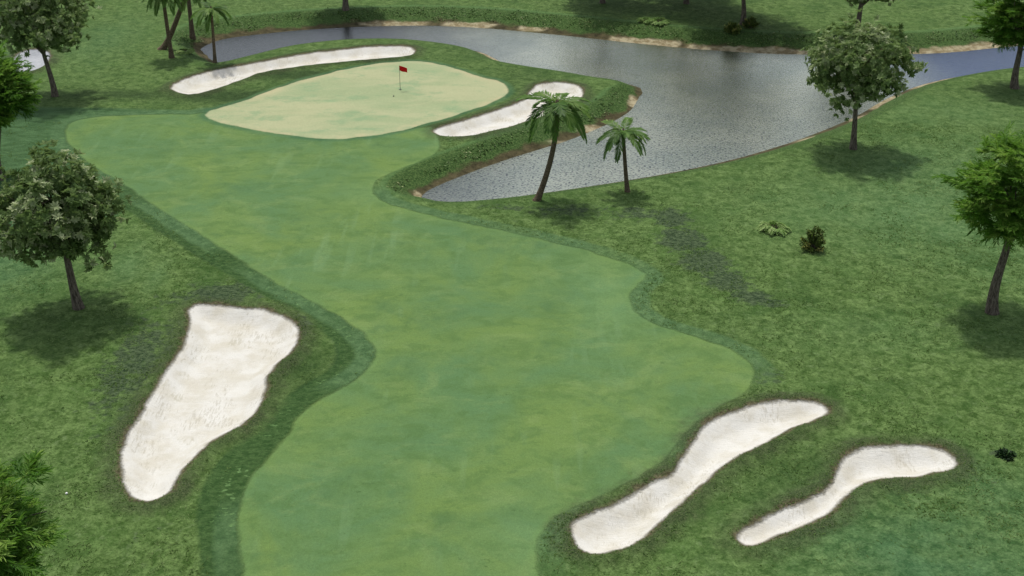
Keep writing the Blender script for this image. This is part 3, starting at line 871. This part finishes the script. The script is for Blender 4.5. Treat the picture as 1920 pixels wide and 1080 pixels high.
# ------------------------------------------------------------------ taller blades in the rough and over the bunker lips
def rough_grass():
    rs = np.random.RandomState(91)
    n = 260000
    Q = np.stack([rs.uniform(-42, 42, n), 36 + 58 * rs.rand(n) ** 1.5], 1)
    ix = np.clip(np.searchsorted(xs, Q[:, 0]) - 1, 0, NX - 2); iy = np.clip(np.searchsorted(ys, Q[:, 1]) - 1, 0, NY - 2)
    fx = (Q[:, 0] - xs[ix]) / (xs[ix + 1] - xs[ix]); fy = (Q[:, 1] - ys[iy]) / (ys[iy + 1] - ys[iy])
    def samp(a):
        a = a.reshape(NY, NX)
        return (a[iy, ix] * (1 - fx) + a[iy, ix + 1] * fx) * (1 - fy) + (a[iy + 1, ix] * (1 - fx) + a[iy + 1, ix + 1] * fx) * fy
    sd_ = samp(A['sd_sand']); ff = samp(A['sd_fair']); bd = samp(A['sd_band']); bk = samp(A['bank']); hz = samp(H)
    clump = vnoise(Q, 1.4, 51) * .6 + vnoise(Q, 5, 52) * .4
    keep = (ff > .15) & (samp(A['sd_green']) > .8) & (sd_ > .04) & (bk > 1.0) & ((rs.rand(n) < np.clip((clump - .42) * 1.6, .02, 1)) | (sd_ < .4)) & ((bd > 0) | (rs.rand(n) < .35))
    Q = Q[keep][:60000]; hz = hz[keep][:60000]; edge_ = sd_[keep][:60000] < .4
    m = len(Q)
    out_p, out_d, out_n, L_, W_, T_ = [], [], [], [], [], []
    t0 = np.clip(rs.beta(2, 2, m) * .7 + (vnoise(Q, 3, 53) - .5) * .5 + .25, 0, 1)
    for k in range(2):
        out_p.append(np.column_stack([Q + rs.normal(size=(m, 2)) * .03, hz - .01]))
        out_d.append(norm(rs.normal(size=(m, 3)) * [1, 1, .25] + [0, 0, .5])); out_n.append(norm(rs.normal(size=(m, 3)) * .5 + [0, -.2, 1]))
        L_.append(np.where(edge_, rs.uniform(.05, .12, m), rs.uniform(.08, .2, m))); W_.append(rs.uniform(.025, .05, m)); T_.append(np.where(edge_, t0 * .8, t0))
    V, Fc, T = leaves(*(np.concatenate(a) for a in (out_p, out_d, out_n, L_, W_, T_)))
    ob = mesh_np('grass', V, Fc, M_grass, T)
    tag(ob, 'longer grass blades in the rough and over the bunker edges', None, None, 'stuff')
M_grass = leaf_mat('grass_blade', col(84, 116, 50), col(118, 152, 78), col(164, 190, 122), col(120, 160, 70), .35, .15, .7)
rough_grass()

# ------------------------------------------------------------------ flag, hole, balls
def plain(name, c, rough=.5, spec=.4):
    s = NT(name); n = s.noise(30, 2); s.bsdf(s.hsv(c, s.lin(n, .3, .7, .93, 1.07)), rough, spec); return s.m
fx_, fy_ = at(750.5, 167.5)
fz = height(fx_, fy_)
root = bpy.data.objects.new('flagstick', None); C.objects.link(root); root.location = (fx_, fy_, fz)
tag(root, 'thin pole with a red flag standing in the hole of the putting green', 'golf flag')
V, Fc = tube([([(0, 0, -.1), (0, 0, 1.1), (0, 0, 1.6)], [.022, .02, .018])], 8)
mesh_np('pole', V, Fc, plain('pole_grey', col(120, 128, 118)), parent=root, smooth=True)
V, Fc = tube([([(0, 0, 1.3), (0, 0, 2.13)], [.019, .017])], 8)
V, Fc = tube([([(0, 0, 1.6), (0, 0, 2.14)], [.018, .016])], 8)
mesh_np('pole_tip', V, Fc, plain('pole_red', col(150, 30, 26)), parent=root, smooth=True)
nu, nv = 12, 5
U, Vv = np.meshgrid(np.linspace(0, 1, nu), np.linspace(0, 1, nv))
fxs = .02 + U * .66; fys = -.05 * np.sin(U * 7) - .1 * U; fzs = 2.12 - Vv * .43 - U * .17 + .02 * np.sin(U * 6 + Vv * 2)
V1 = np.stack([fxs, fys, fzs], -1).reshape(-1, 3)
ii = np.arange(nu * nv).reshape(nv, nu)
Fq = np.stack([ii[:-1, :-1], ii[:-1, 1:], ii[1:, 1:], ii[1:, :-1]], -1).reshape(-1, 4)
fl = mesh_np('flag', V1, Fq, plain('flag_red', col(190, 14, 14, .9), .7, .2), parent=root, smooth=True)
sm = fl.modifiers.new('thick', 'SOLIDIFY'); sm.thickness = .008
# hole: rim, and a near-black disc painted for the shade inside the cup
hole = bpy.data.objects.new('golf_hole', None); C.objects.link(hole); hole.location = (fx_, fy_, fz)
tag(hole, 'dark round cup in the putting green at the foot of the flag pole', 'golf hole')
a = np.arange(20) / 20 * 6.283
def ring(r, z): return np.stack([np.cos(a) * r, np.sin(a) * r, np.full(20, z)], 1)
V = np.concatenate([ring(.13, .012), ring(.11, .016)])
Fc = np.array([(i, (i + 1) % 20, 20 + (i + 1) % 20, 20 + i) for i in range(20)])
mesh_np('rim', V, Fc, plain('cup_rim', col(96, 110, 76)), parent=hole)
V = np.concatenate([ring(.11, .013), [(0, 0, .010)]])
Fc = np.array([(i, (i + 1) % 20, 20) for i in range(20)])
mesh_np('cup', V, Fc, plain('cup_dark', (.008, .012, .008)), parent=hole)

def ball(px, py, r, c, name, label, cat):
    x, y = at(px, py); z = height(x, y)
    import bmesh
    bm = bmesh.new(); bmesh.ops.create_icosphere(bm, subdivisions=3, radius=r)
    for v in bm.verts:   # shallow dimples
        q = v.co.normalized()
        v.co *= 1 - .02 * max(0, math.sin(q.x * 19) * math.sin(q.y * 19) * math.sin(q.z * 19))
    me = bpy.data.meshes.new(name); bm.to_mesh(me); bm.free()
    me.polygons.foreach_set('use_smooth', [True] * len(me.polygons))
    me.materials.append(plain(name + '_mat', c, .3, .5))
    ob = bpy.data.objects.new(name, me); C.objects.link(ob); ob.location = (x, y, z + r * .8)
    tag(ob, label, cat)
ball(125, 926, .055, (.8, .8, .78), 'golf_ball', 'small white golf ball lying in the rough left of the big bunker', 'golf ball')
ball(738, 179, .06, col(70, 80, 60), 'ball_marker', 'tiny dark ball on the putting green below the flag', 'ball marker')

# ------------------------------------------------------------------ light
EL, AZ = R(71), R(-14)          # sun behind the scene, a little to the left
sd = Vector((math.sin(AZ) * math.cos(EL), math.cos(AZ) * math.cos(EL), math.sin(EL)))
L = bpy.data.lights.new('sun', 'SUN'); L.energy = 2.6; L.angle = R(3.5); L.color = (1, .96, .88)
so = bpy.data.objects.new('sun', L); C.objects.link(so)
so.rotation_euler = sd.to_track_quat('Z', 'Y').to_euler()
w = bpy.data.worlds.new('World'); bpy.context.scene.world = w; w.use_nodes = True
nt = w.node_tree
bg = nt.nodes['Background']
sky = nt.nodes.new('ShaderNodeTexSky'); sky.sky_type = 'NISHITA'; sky.sun_disc = False
sky.sun_elevation = EL; sky.sun_rotation = AZ
sky.dust_density = 2.5; sky.air_density = 1.0
hs = nt.nodes.new('ShaderNodeHueSaturation'); hs.inputs['Saturation'].default_value = .4
nt.links.new(sky.outputs[0], hs.inputs['Color']); nt.links.new(hs.outputs[0], bg.inputs[0]); bg.inputs[1].default_value = .15
vs = bpy.context.scene.view_settings
vs.view_transform = 'Standard'; vs.look = 'None'; vs.exposure = 0; vs.gamma = 1
